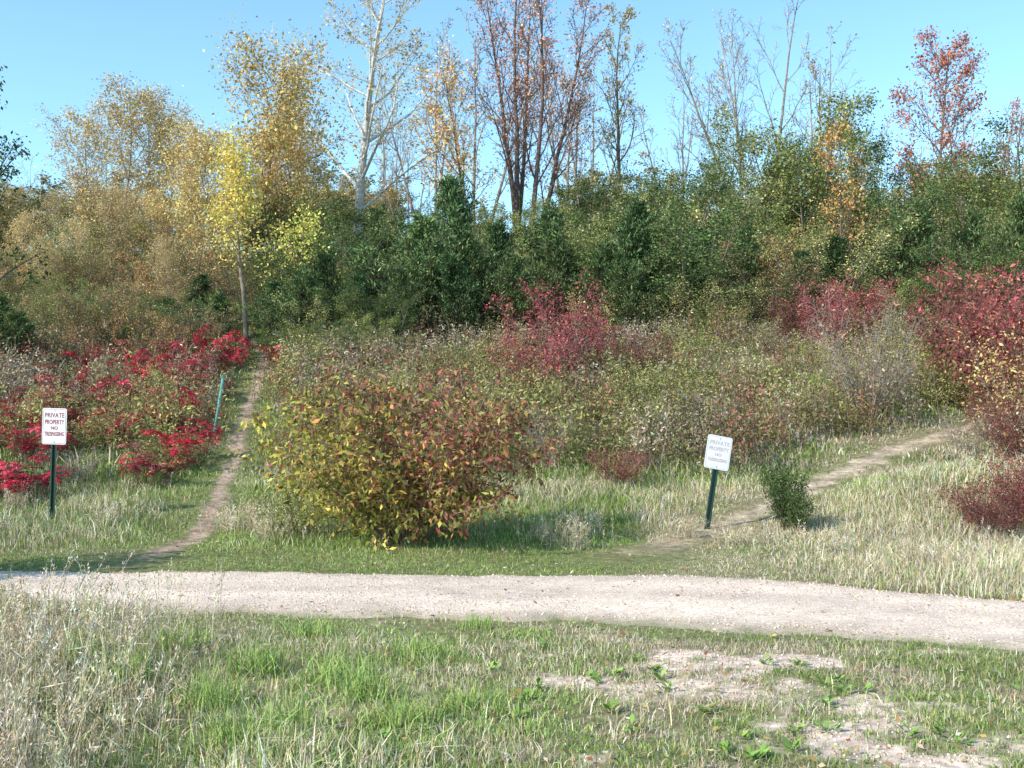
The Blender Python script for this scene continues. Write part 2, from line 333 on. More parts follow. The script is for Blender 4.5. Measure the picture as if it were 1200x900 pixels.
# left hillside thicket, closing the slope behind the sumacs
for d0, off, cs in [(27.3, 357, [2, 4, 0, 4, 2]), (30.5, 330, [1, 2, 4, 3, 4]), (35, 298, [4, 2, 4, 4, 2]), (41, 272, [4, 2, 4, 4, 2])]:
    for k in range(19):
        px = -70 + k * 29 + rr.normal(0, 8); d = d0 + rr.normal(0, .6)
        if d < 33 and 274 < px < 325: continue
        x, g, h = hgt(px, off + rr.normal(0, 16) - (14 if px > 320 else 0), d); h = max(h, 1.3); w = max(h / 5 * 1.25, .36)
        obj('buckthorn_tree', TH[cs[k % 5] if px < 320 or k % 2 else 3], (x, d, g), i * 2.1, (w, w, h / 5)); i += 1
for px, top, d, v in [(440, 370, 26.5, 1), (400, 375, 25.5, 3), (370, 385, 26, 1), (460, 385, 26, 2), (345, 380, 27, 0), (325, 395, 26.5, 3), (262, 392, 27.0, 3), (300, 350, 34, 3)]:
    x, g, h = hgt(px, top, d); w = max(h / 5 * 1.3, .3); obj('buckthorn_tree', TH[v], (x, d, g), px * .9, (w, w, h / 5))
om = thicket(46, 4, [S(218, 160, 102), S(210, 148, 100), S(222, 185, 120), S(182, 138, 96)], per=4, n=(9, 5, 3)).mesh('maple_sapling', MATS)
for px, top, d in [(140, 345, 26), (60, 385, 25), (190, 365, 25.5), (100, 370, 26), (1005, 225, 36), (915, 265, 33), (30, 300, 34), (165, 300, 34)]:
    x, g, h = hgt(px, top, d); w = max(h / 4 * .8, .35); obj('maple_sapling', om, (x, d, g), px, (w, w, h / 4))

# ======== distant tree belt on the hilltop (one named mass, linked crowns)
de = bpy.data.objects.new('distant_trees', None); sc.collection.objects.link(de)
rg = np.random.default_rng(77)
dm = [thicket(47, 7, [S(172, 160, 115), S(188, 162, 115), S(150, 150, 102), S(198, 172, 122)], per=6, size=.15, stems=4, n=(10, 5, 4)).mesh('distant_tree', MATS),
      thicket(48, 7, [S(130, 138, 95), S(150, 152, 105), S(178, 152, 112)], per=6, size=.15, stems=4, n=(10, 5, 4)).mesh('distant_tree', MATS)]
for k in range(62):
    y_ = rg.uniform(52, 82); x_ = rg.uniform(-.62, .62) * y_ if k % 3 else rg.uniform(-.62, -.1) * y_
    s_ = rg.uniform(.55, .9) * (.8 if x_ < -8 else .9); obj('crown', dm[k % 2], (x_, y_, float(H(x_, y_))), rg.uniform(0, 6), (s_ * 1.6, s_ * 1.6, s_), de)

# ======== shrubs
def shrub(seed, hh, cols, w=None, per=6, stems=9, spread=28, size=.07, r=.014, asp=.5, bark=S(130, 105, 92, .8), cf=None, n=(9, 4), ratio=(.35, .45), droop=.3, jit=.05, up=0.):
    return tree(seed, hh, r, dict(bark=bark, levels=2, seg=[6, 3, 2], n=[n[0], n[1], 0], ang=[42, 42, 0], ratio=[ratio[0], ratio[1], 0], t0=[.2, .2, 0], taper=[.25, .4, .5], sides=[4, 3, 3], rmin=.003, leaf_lv=1,
                wand=[.08, .14, .16], up=[up, .05, 0], shape=lambda t: 1.05 - .5 * t), per, size, cf or C(cols, w, .25), stems=stems, spread=spread, jit=jit, asp=asp, droop=droop)
def cbush(c, rng):
    n = len(c); yel = pal(rng, n, [S(186, 172, 84), S(168, 160, 78), S(200, 176, 92), S(148, 146, 72), S(160, 138, 74)], None, .25)
    red = pal(rng, n, [S(158, 96, 78), S(146, 82, 76), S(180, 128, 86), S(128, 80, 70), S(132, 114, 76)], None, .25)
    olv = pal(rng, n, [S(128, 124, 70), S(110, 108, 62), S(146, 132, 78)], None, .22)
    f = ss(-.9, .7, c[:, 0] * .85 + (c[:, 2] - .9) * .9 + rng.normal(0, .35, n) + .9 * (fbm(c[:, 0] * 2.2 + 4, c[:, 2] * 2.2 + c[:, 1], 9) - .5))
    g2 = rng.random(n)
    out = np.where((g2 < f)[:, None], red, yel); return np.where((rng.random(n) < .3)[:, None], olv, out)
b = shrub(51, 2.0, None, cf=cbush, stems=48, spread=44, per=9.5, size=.070, asp=.42, n=(9, 4), ratio=(.24, .45), droop=.75, r=.012, up=-.035, bark=S(165, 140, 125, .8), jit=.06)
hero('dogwood_bush', b, 473, 12.0, s=(1.06, .9, 1.0))
pk = [shrub(52, 2.5, PINK, stems=13, spread=24, per=4.6, size=.065, n=(12, 5), ratio=(.26, .45), jit=.08, bark=S(160, 130, 122, .8)), shrub(53, 2, MAR, stems=12, spread=30, per=4.2, size=.06, n=(10, 5), ratio=(.28, .45), jit=.08),
      shrub(54, 2, [S(168, 126, 106), S(178, 146, 116), S(150, 125, 92), S(142, 134, 86)], stems=10, spread=30, per=4, size=.06, jit=.07),
      shrub(55, 2, [S(158, 160, 96), S(172, 168, 105), S(136, 145, 84), S(186, 174, 116)], stems=11, spread=32, per=6, size=.06, jit=.07),
      shrub(56, 2, [S(228, 190, 125), S(230, 198, 132), S(212, 168, 110)], stems=9, spread=20, per=3.5, size=.055, jit=.07),
      shrub(57, 2, [S(84, 104, 60), S(100, 118, 68), S(72, 92, 54)], stems=14, spread=20, per=8, size=.075, n=(11, 4), ratio=(.26, .45), jit=.07),
      shrub(58, 2, [S(170, 135, 115), S(160, 145, 122)], stems=9, spread=24, per=1.0, size=.06, bark=S(170, 156, 142, .8), n=(12, 6))]
nmz = ['red_dogwood_shrub', 'maroon_shrub', 'bramble_shrub', 'honeysuckle_shrub', 'yellow_shrub', 'green_shrub', 'bare_shrub']
pm = [p.mesh(nm, MATS) for p, nm in zip(pk, nmz)]
ph = [2.5, 2, 2, 2, 2, 2, 2]
i = 0
for px, top, d, v in [(655, 340, 22, 0), (625, 395, 21, 0), (690, 375, 23.5, 0), (600, 430, 23, 2), (760, 392, 23, 1), (725, 405, 22, 1), (795, 410, 24, 1), (745, 425, 20, 3), (790, 440, 20.5, 3), (825, 455, 21, 2),
                      (700, 455, 19.5, 3), (665, 470, 18.5, 2), (610, 475, 18, 2), (970, 335, 27, 0), (1010, 330, 28, 0), (930, 350, 28, 1), (1040, 385, 25, 2), (880, 385, 27, 3), (860, 400, 25, 3), (905, 420, 23, 2), (950, 400, 25, 3),
                      (1150, 312, 22, 1), (1120, 350, 23, 1), (1180, 340, 20, 1), (1205, 330, 21, 0), (1190, 395, 17.5, 4), (1225, 410, 16.5, 4), (1172, 560, 12.0, 1), (1200, 535, 12.8, 1), (1155, 575, 12.6, 1), (1225, 540, 12.5, 1),
                      (920, 545, 12.9, 5), (935, 575, 12.7, 5), (1018, 355, 20, 6), (1040, 400, 21, 6), (640, 478, 16.5, 6), (745, 520, 16.5, 2), (725, 545, 15.5, 1), (1090, 400, 24, 3), (1075, 430, 22, 2), (560, 420, 22, 2), (530, 410, 24, 3), (490, 415, 25, 6), (430, 430, 22, 2), (400, 440, 20, 3),
                      (330, 430, 24, 2), (345, 470, 20, 6), (840, 490, 18, 3), (960, 470, 20, 2), (880, 470, 19.5, 3), (790, 330, 29, 3), (850, 350, 28.5, 3), (640, 380, 28, 6), (700, 340, 29, 3), (620, 395, 26, 6), (560, 385, 28, 2),
                      (500, 395, 28, 3), (460, 410, 25.5, 0), (1130, 480, 17.5, 6), (1100, 450, 21.5, 2), (1160, 460, 18.5, 1), (350, 560, 12.6, 3), (20, 430, 24, 3), (80, 470, 20, 6), (140, 480, 19, 6), (200, 470, 19, 2), (5, 400, 25, 1), (45, 400, 24.5, 1), (110, 405, 25, 1), (175, 395, 25, 2), (-60, 450, 15, 5), (-190, 420, 9.3, 5),
                      (30, 440, 21, 2), (120, 425, 22, 3), (210, 420, 23, 2), (80, 500, 17.5, 3), (150, 500, 17.8, 2), (205, 520, 16.6, 3), (25, 500, 17, 2), (90, 540, 15.6, 6), (240, 410, 25, 3), (760, 470, 18.5, 3), (650, 430, 21.5, 3), (800, 490, 17.5, 2), (930, 445, 22, 3), (1000, 440, 23, 2), (840, 430, 24, 6), (700, 490, 17.5, 2), (580, 400, 26, 3), (720, 395, 27, 2), (810, 390, 28, 6), (900, 370, 29, 3), (1060, 370, 28, 3), (1130, 380, 26, 2), (370, 480, 18, 2), (420, 420, 25, 0), (510, 430, 21, 2), (470, 440, 20, 2), (570, 450, 19, 3),
                      (20, 395, 25.5, 5), (75, 400, 25, 3), (150, 385, 26, 5), (600, 400, 25, 3), (540, 440, 19.5, 2), (390, 420, 24, 3), (680, 410, 25, 2), (880, 430, 22, 2), (980, 410, 24, 3), (780, 415, 25, 2), (1110, 420, 22, 1), (1190, 470, 16.5, 1),
                      (60, 450, 19, 3), (160, 455, 18.8, 3), (110, 480, 17.6, 3), (230, 470, 18.6, 2), (185, 430, 20, 3), (5, 470, 17.8, 3)]:
    x, g, h = hgt(px, top, d); h = max(h, .5); s = h / (ph[v] * .92); w = max(s, .5) if v != 5 else s * .8
    obj(nmz[v], pm[v], (x, d, g), i * 1.7, (w, w, s)); i += 1

# ======== sumac: stems with a rosette of drooping compound fronds
def sumac(seed, hh, cols):
    rng = np.random.default_rng(seed); b = B()
    for s in range(10):
        az = rng.random() * 6.28; sp = rng.random() * .5; L = hh * (.45 + .55 * rng.random())
        d = np.array([math.sin(sp) * math.cos(az), math.sin(sp) * math.sin(az), math.cos(sp)]); p = np.array([rng.normal(0, .3), rng.normal(0, .3), -.1]); pts = [p]
        for k in range(5):
            d = d + rng.normal(0, .1, 3); d[2] += .05; d /= np.linalg.norm(d); p = p + d * L / 5; pts.append(p)
        b.tube(pts, np.linspace(.014, .007, 6), 5, S(140, 115, 100, .8))
        cc = pal(rng, 1, cols, None, .25)[0]
        for f in range(rng.integers(6, 12)):
            a = f * 2.4 + rng.random(); up = rng.uniform(.1, 1.0); fl = rng.uniform(.26, .44); q = pts[-1] - d * rng.random() * .32 * (f > 3)
            v = np.array([math.cos(a), math.sin(a), up]); v /= np.linalg.norm(v); fp = [q]
            for k in range(5):
                v = v + np.array([0, 0, -.28]); v /= np.linalg.norm(v); fp.append(fp[-1] + v * fl / 5)
            fp = np.array(fp); b.tube(fp, np.linspace(.004, .002, 6), 3, S(150, 60, 60))
            m = 9; t = np.linspace(.15, .98, m) * 4.99; i_ = t.astype(int); fr = (t - i_)[:, None]; c = fp[i_] * (1 - fr) + fp[i_ + 1] * fr; tg = unit(fp[i_ + 1] - fp[i_])
            sd = unit(np.cross(tg, np.array([0, 0, 1.])))
            for sg in (-1, 1):
                dd = sd * sg + tg * .5 + np.array([0, 0, -.6]) + rng.normal(0, .3, (m, 3)); nn = unit(np.cross(sd, tg) * 1.0 + rng.normal(0, .45, (m, 3)))
                b.leaves(c, dd, nn, .105 * np.exp(rng.normal(0, .15, m)), .031, np.clip(cc * np.exp(rng.normal(0, .35, (m, 1))), 0, 1), 1)
    return b.mesh('sumac_shrub', MATS)
sm = [sumac(61, 1.7, SUM), sumac(62, 1.7, SUM + [S(150, 130, 80)]), sumac(63, 1.7, SUM[1:] + MAR), sumac(64, 1.7, MAR + [S(125, 120, 68), S(190, 60, 78)])]
i = 0
for px, top, d in [(-15, 455, 17.5), (30, 460, 18.5), (75, 428, 20), (105, 455, 19), (140, 432, 20.5), (180, 405, 22), (215, 428, 20), (245, 385, 24), (268, 378, 25.5), (195, 500, 16.6), (175, 528, 15.6), (18, 535, 14.8), (50, 490, 17), (235, 450, 19.5), (165, 445, 19), (210, 385, 24.5),
                   (345, 425, 22.5), (372, 430, 23.5), (60, 420, 22), (10, 425, 22), (335, 412, 26), (120, 440, 22), (230, 408, 23), (-40, 510, 14.8), (150, 415, 24), (95, 400, 25), (200, 455, 18.5), (250, 430, 22), (35, 545, 14.6), (255, 375, 26), (190, 395, 25), (70, 455, 18), (130, 470, 17.8), (215, 485, 17.2), (45, 430, 20), (100, 420, 22), (225, 388, 25), (170, 425, 21), (155, 390, 24), (85, 440, 18.5), (205, 405, 22)]:
    x, g, h = hgt(px, top, d); s = max(h, .55) / 1.7; w = max(.68, s) * .92
    obj('sumac_shrub', sm[i % 4], (x, d, g), i * 2.3, (w, w, max(s, .42))); i += 1

# ======== undergrowth mass (weeds, forbs, dead stalks) on the slope
def forb(seed, kind):
    rng = np.random.default_rng(seed); b = B()
    for s in range(16):
        p = np.array([rng.normal(0, .28), rng.normal(0, .28), -.05]); hh = rng.uniform(.4, 1.0); d = np.array([rng.normal(0, .14), rng.normal(0, .14), 1.]); pts = [p]
        for k in range(3): d = d + rng.normal(0, .08, 3); p = p + d * hh / 3; pts.append(p)
        pts = np.array(pts)
        b.tube(pts, [.006, .005, .004, .003], 3, [S(150, 135, 110, .8), S(135, 125, 85, .8), S(140, 105, 90, .8)][kind])
        m = [16, 28, 24][kind]; t = (rng.random(m) ** [.4, .8, .7][kind]) * 2.99; i_ = t.astype(int); f = (t - i_)[:, None]; c = pts[i_] * (1 - f) + pts[i_ + 1] * f + rng.normal(0, .06, (m, 3))
        dd = unit(rng.normal(0, 1, (m, 3))) + np.array([0, 0, .3 if kind == 0 else -.1])
        cols = [[S(165, 148, 125), S(145, 132, 105), S(175, 162, 140)], [S(134, 140, 82), S(150, 150, 90), S(160, 150, 98)], [S(168, 110, 96), S(155, 128, 96), S(136, 128, 84)]][kind]
        b.leaves(c, dd, unit(rng.normal(0, 1, (m, 3))), rng.uniform(.04, .09, m), .026, pal(rng, m, cols, None, .25), 1)
    return b
ub = B(); rg = np.random.default_rng(99)
for kind, cnt in ((0, 460), (1, 600), (2, 260)):
    for sd in (0, 1):
        n = cnt * 4; yy = 14.5 + 20 * rg.random(n) ** 1.0; xx = rg.uniform(-1, 1, n) * (yy * .465 + 2.5)
        den = ss(.34, .58, fbm(xx * .45 + kind * 7, yy * .45, 60 + kind)) * ss(15.5, 18, yy)
        den = np.where((xx < -3.2) & (yy < 20), den * .3, den)
        ok = (dist(T1, xx, yy) > .7) & (dist(T2, xx, yy) > .8 + .5 * (yy < 19)) & (rg.random(n) < den)
        xx = xx[ok][:cnt // 2]; yy = yy[ok][:cnt // 2]; n = len(xx)
        ub.copy_of(forb(70 + kind * 2 + sd, kind), np.stack([xx, yy, H(xx, yy)], 1), rg.uniform(0, 6.28, n), rg.uniform(.6, 1.3, n), np.exp(rg.normal(0, .22, (n, 1))) * np.ones((1, 3)))
obj('undergrowth', ub.mesh('undergrowth', MATS))

# ======== ground sheet
def axis(lo, hi, st, far_lo, far_hi):
    a = np.arange(lo, hi + 1e-6, st); k = st * 1.25 ** np.arange(1, 60); up = hi + np.cumsum(k); dn = lo - np.cumsum(k)
    up = up[up < far_hi]; dn = dn[dn > far_lo]; return np.concatenate([[far_lo], dn[::-1], a, up, [far_hi]])
def sheet(X, Y, Z, colfn, name, mat):
    ny, nx = X.shape; V = np.stack([X, Y, Z], -1).reshape(-1, 3); I = np.arange(nx * ny).reshape(ny, nx)
    Fq = np.stack([I[:-1, :-1], I[:-1, 1:], I[1:, 1:], I[1:, :-1]], -1).reshape(-1, 4)
    b = B(); b.add(V, Fq, colfn(V[:, 0], V[:, 1]), 0); return obj(name, b.mesh(name, [mat]))
def lerp(a, b, t): return a * (1 - t[:, None]) + b * t[:, None]
def dryness(x, y):
    n1 = fbm(x * .55, y * .8, 3); n2 = fbm(x * 1.8, y * 2.4, 5)
    fg = .15 + .6 * ss(.42, .70, n2) * (.55 + .45 * ss(-1, 1.5, x)) + .35 * ss(-1.5, -2.4, x)
    verge = ss(.9, 2.2, x + (n2 - .5) * 1.5) * .6 + .06
    mid = np.where(x > 1.5, .54, .16) * (.4 + 1.2 * n1) + .24 * ss(-2.5, -4.5, x) - .2 * ss(3, 2, x) * ss(.4, .7, n2)
    hill = .14 + .58 * ss(.42, .68, n1)
    d = np.where(y < yf(x) + .8, fg, np.where(y < 11.2, verge, mid + (hill - mid) * ss(13, 17, y)))
    g = np.exp(-(dist(T1, x, y) / .9) ** 2) * (y > 11)
    return np.clip(d * (1 - .6 * g), 0, 1)
GR = S(118, 136, 68); DRY = S(192, 174, 140) * .8; SOIL = S(142, 122, 96) * .85; GV = S(226, 200, 178)
def gcol(x, y):
    d = dryness(x, y); c = lerp(np.broadcast_to(GR, (len(x), 3)) * .75, np.broadcast_to(DRY, (len(x), 3)) * .8, d)
    c = lerp(c, np.broadcast_to(SOIL, c.shape), np.clip(.45 + .6 * (fbm(x * 3, y * 3, 6) - .5), 0, 1))
    m = bare(x, y) * (y < 8.5); c = lerp(c, np.broadcast_to(GV, c.shape) * (.65 + .5 * fbm(x * 5, y * 5, 7))[:, None], m)
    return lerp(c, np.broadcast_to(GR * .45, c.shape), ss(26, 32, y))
ax = axis(-13, 13, .09, -900, 900); ay = axis(2.5, 36, .09, -300, 1500)
X, Y = np.meshgrid(ax, ay)
sheet(X, Y, H(X, Y), gcol, 'ground', GROUND)
u = np.arange(-26, 12, .05); v = np.linspace(0, 1, 30)
U, Vv = np.meshgrid(u, v); YY = (yf(U) - .1) * (1 - Vv) + (yb(U) + .1) * Vv
def pcol(x, y):
    f, b_ = yf(x), yb(x); t = (y - f) / (b_ - f)
    c = np.broadcast_to(S(230, 205, 182), (len(x), 3)).copy()
    wear = .80 + .2 * np.exp(-((t - .3) / .14) ** 2) + .2 * np.exp(-((t - .72) / .14) ** 2) + .36 * (fbm(x * .9, y * 2.5, 44) - .5) + .16 * (fbm(x * 5, y * 9, 45) - .5)
    c = c * wear[:, None]
    e = 1 - np.minimum(ss(-.05, .16, t + .16 * (fbm(x * 5, y * 5, 46) - .5)), ss(1.05, .86, t + .16 * (fbm(x * 5, y * 5, 47) - .5)))
    return lerp(c, gcol(x, y), np.clip(e, 0, 1) * .85)
edge_h = np.minimum(Vv, 1 - Vv)
sheet(U, YY, H(U, YY) - .012 + .036 * ss(0, .16, edge_h) + .006 * (fbm(U * 2, YY * 2, 48) - .5), pcol, 'gravel_path', GRAVEL)
def trail(P, w, name, col, seed, fl):
    t = np.arange(len(P)); tt = np.linspace(0, len(P) - 1, 500)
    c = np.stack([np.interp(tt, t, P[:, 0]), np.interp(tt, t, P[:, 1])], 1)
    k = np.ones(45) / 45; pad = np.pad(c, ((22, 22), (0, 0)), 'edge'); c = np.stack([np.convolve(pad[:, 0], k, 'valid'), np.convolve(pad[:, 1], k, 'valid')], 1)
    c[:, 0] += .16 * (fbm(c[:, 1] * .7, c[:, 1] * 0, 50) - .5)
    tg = unit(np.gradient(c, axis=0)); nr = np.stack([-tg[:, 1], tg[:, 0]], 1)
    s = np.linspace(-1, 1, 21); ww = s[None] * np.full((len(tt), 1), w * 2.2)
    XX = c[:, 0:1] + nr[:, 0:1] * ww; Y2 = c[:, 1:2] + nr[:, 1:2] * ww
    A = np.abs(ww).ravel() / w; fade = np.broadcast_to(ss(-.2, fl, tt)[:, None], ww.shape)
    def cf(x, y):
        m = ss(1.2, .3, A + 2.0 * (fbm(x * 3.2, y * 3.2, seed, 4) - .5)) * (.2 + .8 * fade.ravel()); dc = np.broadcast_to(col, (len(x), 3)) * (.5 + .75 * fbm(x * 4, y * 4, 9))[:, None]
        return lerp(gcol(x, y), dc, m)
    sheet(XX, Y2, H(XX, Y2) - .012 + .022 * ss(2.2, 1.2, np.abs(ww) / w) * ss(0, .3, tt)[:, None], cf, name, DIRT)
trail(T1, .13, 'dirt_trail', S(176, 150, 128), 51, .9)
trail(T2, .24, 'dirt_trail', S(192, 170, 142), 61, 3.0)

# pebbles
def pebbles(xx, yy, name, r0, r1, lift=.02):
    n = len(xx); rg = np.random.default_rng(3); cu = np.array([[-1, -1, -1], [1, -1, -1], [1, 1, -1], [-1, 1, -1], [-1, -1, 1], [1, -1, 1], [1, 1, 1], [-1, 1, 1]], float)
    fq = np.array([[0, 3, 2, 1], [4, 5, 6, 7], [0, 1, 5, 4], [1, 2, 6, 5], [2, 3, 7, 6], [3, 0, 4, 7]])
    V = cu[None] * (1 + rg.normal(0, .25, (n, 8, 3))); V[:, 4:, :2] *= .6; s = rg.uniform(r0, r1, (n, 1, 1)) * np.exp(rg.normal(0, .3, (n, 1, 1))); V = V * s * np.array([1, 1, .6])
    a = rg.uniform(0, 6.28, n); c, sn = np.cos(a)[:, None], np.sin(a)[:, None]
    W = np.stack([V[..., 0] * c - V[..., 1] * sn, V[..., 0] * sn + V[..., 1] * c, V[..., 2]], -1) + np.stack([xx, yy, H(xx, yy) + lift], 1)[:, None]
    col = pal(rg, n, [S(220, 198, 176), S(200, 176, 154), S(226, 208, 190), S(180, 156, 136), S(206, 176, 152)], None, .12)
    b = B(); b.add(W.reshape(-1, 3), (fq[None] + (np.arange(n) * 8)[:, None, None]).reshape(-1, 4), np.repeat(col, 8, 0), 0); return b
rg = np.random.default_rng(8)
n = 22000; xx = rg.uniform(-6.5, 6, n); t = rg.uniform(.08, .92, n); yy = yf(xx) + t * (yb(xx) - yf(xx))
x2 = rg.uniform(-.8, 3.6, 34000); y2 = rg.uniform(4.0, 7.2, 34000); k2 = bare(x2, y2) > rg.uniform(.2, 2.2, 34000)
bb = pebbles(xx, yy, 'g', .003, .0075, .022); b2 = pebbles(x2[k2], y2[k2], 'g', .0025, .0065, .002)
v0, f0, c0, m0 = b2.get(); bb.add(v0, f0, c0, 0); obj('gravel_stones', bb.mesh('gravel_stones', [STONE]))

# ======== grass
def blades(b, rg, x, y, h, w, col, lean=.5, m=0):
    n = len(x); z = H(x, y) - .01; a = rg.uniform(0, 6.28, n); ld = rg.uniform(0, 6.28, n); ln = np.abs(rg.normal(0, lean, n)) * h
    s = np.stack([np.cos(a), np.sin(a), 0 * a], 1) * (w * .5)[:, None]; l = np.stack([np.cos(ld), np.sin(ld), 0 * a], 1) * ln[:, None]; up = np.array([0, 0, 1.])
    p0 = np.stack([x, y, z], 1); p1 = p0 + l * .3 + up * (h * .55)[:, None]; p2 = p0 + l * 1.0 + up * (h * np.clip(1 - .25 * (ln / h) ** 2, .4, 1))[:, None]
    V = np.stack([p0 - s, p0 + s, p1 + s * .75, p1 - s * .75, p2 + s * .12, p2 - s * .12], 1).reshape(-1, 3)
    o = (np.arange(n) * 6)[:, None]; Fq = np.concatenate([o + np.array([0, 1, 2, 3]), o + np.array([3, 2, 4, 5])], 0)
    b.add(V, Fq, np.repeat(col, 6, 0), m)
GRN = [S(148, 168, 92), S(134, 154, 82), S(164, 180, 106), S(116, 136, 74)]
DRC = [S(212, 196, 164), S(196, 178, 144), S(178, 162, 128), S(222, 210, 188)]
def field(n, y0, y1, wid, hfun, seed, marg=1.5, side=0, name='grass', dim=1.0):
    rg = np.random.default_rng(seed); y = y0 + (y1 - y0) * rg.random(n); x = rg.uniform(-1, 1, n) * (y * .465 + marg)
    cx = np.round(x / .16 + rg.normal(0, .3, n)) * .16; cy = np.round(y / .16 + rg.normal(0, .3, n)) * .16; jx = (_h(cx * 10, cy * 10, 1) - .5) * .16; jy = (_h(cx * 10, cy * 10, 2) - .5) * .16
    tf = rg.random(n) < .45; sp = .035 * (1 + y / 12)
    x = np.where(tf, cx + jx + rg.normal(0, 1, n) * sp, x); y = np.where(tf, cy + jy + rg.normal(0, 1, n) * sp, y)
    edge = rg.normal(0, .09, n) + .22 * (fbm(x * 4, y * 4, 66) - .5)
    k = (y < yf(x) + .05 + edge) if side < 0 else (y > yb(x) - .05 - edge)
    if side > 0: k &= ~((dist(T1, x, y) < (.13 + edge) * (.1 + 1.4 * fbm(x * 3, y * 3, 35))) | (dist(T2, x, y) < (.32 + edge * 1.5) * (-.1 + 1.5 * fbm(x * 2, y * 2, 33)) * (.05 + .95 * ss(2.4, 4.2, x))))
    k &= (rg.random(n) > bare(x, y) * .95 * (y < 8.5)) & (rg.random(n) > (side < 0) * .35 * ss(.5, .7, fbm(x * 2.5, y * 2.5, 71)))
    x, y = x[k], y[k]; n = len(x); d = dryness(x, y)
    dry = rg.random(n) < d; col = np.where(dry[:, None], pal(rg, n, DRC, None, .15), pal(rg, n, GRN, None, .18))
    pt = (fbm(x * .9, y * .9, 15) - .5); col = col * (1 + .7 * pt)[:, None] * dim
    h = hfun(x, y, dry) * np.exp(rg.normal(0, .3, n)); b = B()
    blades(b, rg, x, y, h, wid * (.7 + .6 * rg.random(n)) * (.8 + .4 * (h > .1)), col, .7)
    if side < 0:   # long arching tufts
        for px, py, hh in [(430, 822, .24), (390, 800, .20), (300, 790, .22), (500, 770, .14), (470, 850, .16), (340, 860, .20), (560, 735, .10), (250, 830, .22), (210, 760, .2), (620, 745, .08), (150, 800, .24), (360, 745, .14), (280, 880, .22), (540, 830, .12), (90, 770, .2)]:
            dd = CAMH * F / (py - HY); m = 170; xx_ = pos(px, dd) + rg.normal(0, .09, m); yy_ = dd + rg.normal(0, .08, m)
            blades(b, rg, xx_, yy_, hh * rg.uniform(.6, 1.2, m), .006 * rg.uniform(.7, 1.3, m), pal(rg, m, [S(160, 180, 100), S(178, 192, 118), S(140, 162, 86)], None, .15), .85)
    obj(name, b.mesh(name, [GRASS]))
def hf(x, y, dry):
    tall = ss(.3, -1.4, x) * (.1 + 1.2 * ss(.47, .77, fbm(x * 1.1, y * 1.3, 17)))
    return np.clip(.026 + .08 * tall + .02 * fbm(x * 2, y * 2, 18) + .01 * dry - .02 * ss(6.8, 7.8, y), .02, 1)
field(240000, 3.4, 8.9, .0068, hf, 101, side=-1)
def hm(x, y, dry):
    g = ss(11.0, 12.4, y + .7 * (fbm(x * 1.2, y, 19) - .5)); g = np.maximum(g, ss(2, 4, x) * .8)
    tr = 1 - .75 * np.exp(-(dist(T2, x, y) / .8) ** 2) - .6 * np.exp(-(dist(T1, x, y) / .6) ** 2)
    return (.03 + .065 * g * (.3 + 1.2 * fbm(x * 1.4, y * 1.4, 20)) + .03 * dry * g) * np.clip(tr, .25, 1)
field(280000, 6.6, 16.5, .0085, hm, 102, side=1)
def hh_(x, y, dry): return (.07 + .11 * fbm(x * .8, y * .8, 22) + .05 * dry) * (1 - .7 * np.exp(-(dist(T1, x, y) / .7) ** 2)) * (1 - .75 * np.exp(-(dist(T2, x, y) / 1.2) ** 2))
field(190000, 16.0, 34, .020, hh_, 103, 2.5, side=1, dim=.85)

# tall dry seeded grass
def drystalks(b, rg, x, y, hh, plume=1):
    n = len(x); z = H(x, y); l = rg.normal(0, .2, (n, 2)) + np.array([.08, 0]); pts = np.stack([np.stack([x + l[:, 0] * hh * t ** 2, y + l[:, 1] * hh * t ** 2, z + hh * t], 1) for t in (0, .35, .7, 1)], 1)
    col = pal(rg, n, DRC, None, .12)
    for i_ in range(n): b.tube(pts[i_], [.0022, .002, .0016, .001], 3, col[i_])
    m = int(18 * plume); t = rg.uniform(.68, 1.02, (n, m)); c = pts[:, 2][:, None] + (pts[:, 3] - pts[:, 2])[:, None] * ((t - .7) / .3)[..., None]
    c = (c + rg.normal(0, .009, c.shape)).reshape(-1, 3); dd = np.tile(np.array([[.1, 0, 1.]]), (len(c), 1)) + rg.normal(0, .5, c.shape)
    b.leaves(c, dd, unit(rg.normal(0, 1, c.shape)), rg.uniform(.015, .035, len(c)), .007, np.repeat(col, m, 0) * 1.1, 1)
    m = 3; t = rg.uniform(.1, .6, (n, m)); c = pts[:, 0][:, None] + (pts[:, 2] - pts[:, 0])[:, None] * t[..., None] / .7; c = c.reshape(-1, 3)
    dd = rg.normal(0, 1, c.shape) + np.array([0, 0, .5]); b.leaves(c, dd, unit(rg.normal(0, 1, c.shape)), rg.uniform(.08, .2, len(c)), .006, np.repeat(col, m, 0), 1)
b = B(); rg = np.random.default_rng(120)
n = 2100; y = rg.uniform(3.9, 7.7, n); x = rg.uniform(-.62, -.16, n) * y; k = rg.random(n) < ss(-.27, -.42, x / y + .25 * (fbm(x * 1.5, y * 1.5, 61) - .5)) * (.3 + .7 * ss(.35, .6, fbm(x * 2, y * 2, 64))); x, y = x[k], y[k]
drystalks(b, rg, x, y, rg.uniform(.2, .52, len(x)))
n = 1500; y = rg.uniform(9, 15.5, n); x = rg.uniform(-.6, .6, n) * y; k = (rg.random(n) < dryness(x, y) * .7) & (dist(T1, x, y) > .3) & (dist(T2, x, y) > .4) & (y > yb(x) + .35) & ((y > 11.6) | (x > 2.2)); x, y = x[k], y[k]
drystalks(b, rg, x, y, rg.uniform(.12, .34, len(x)), .8)
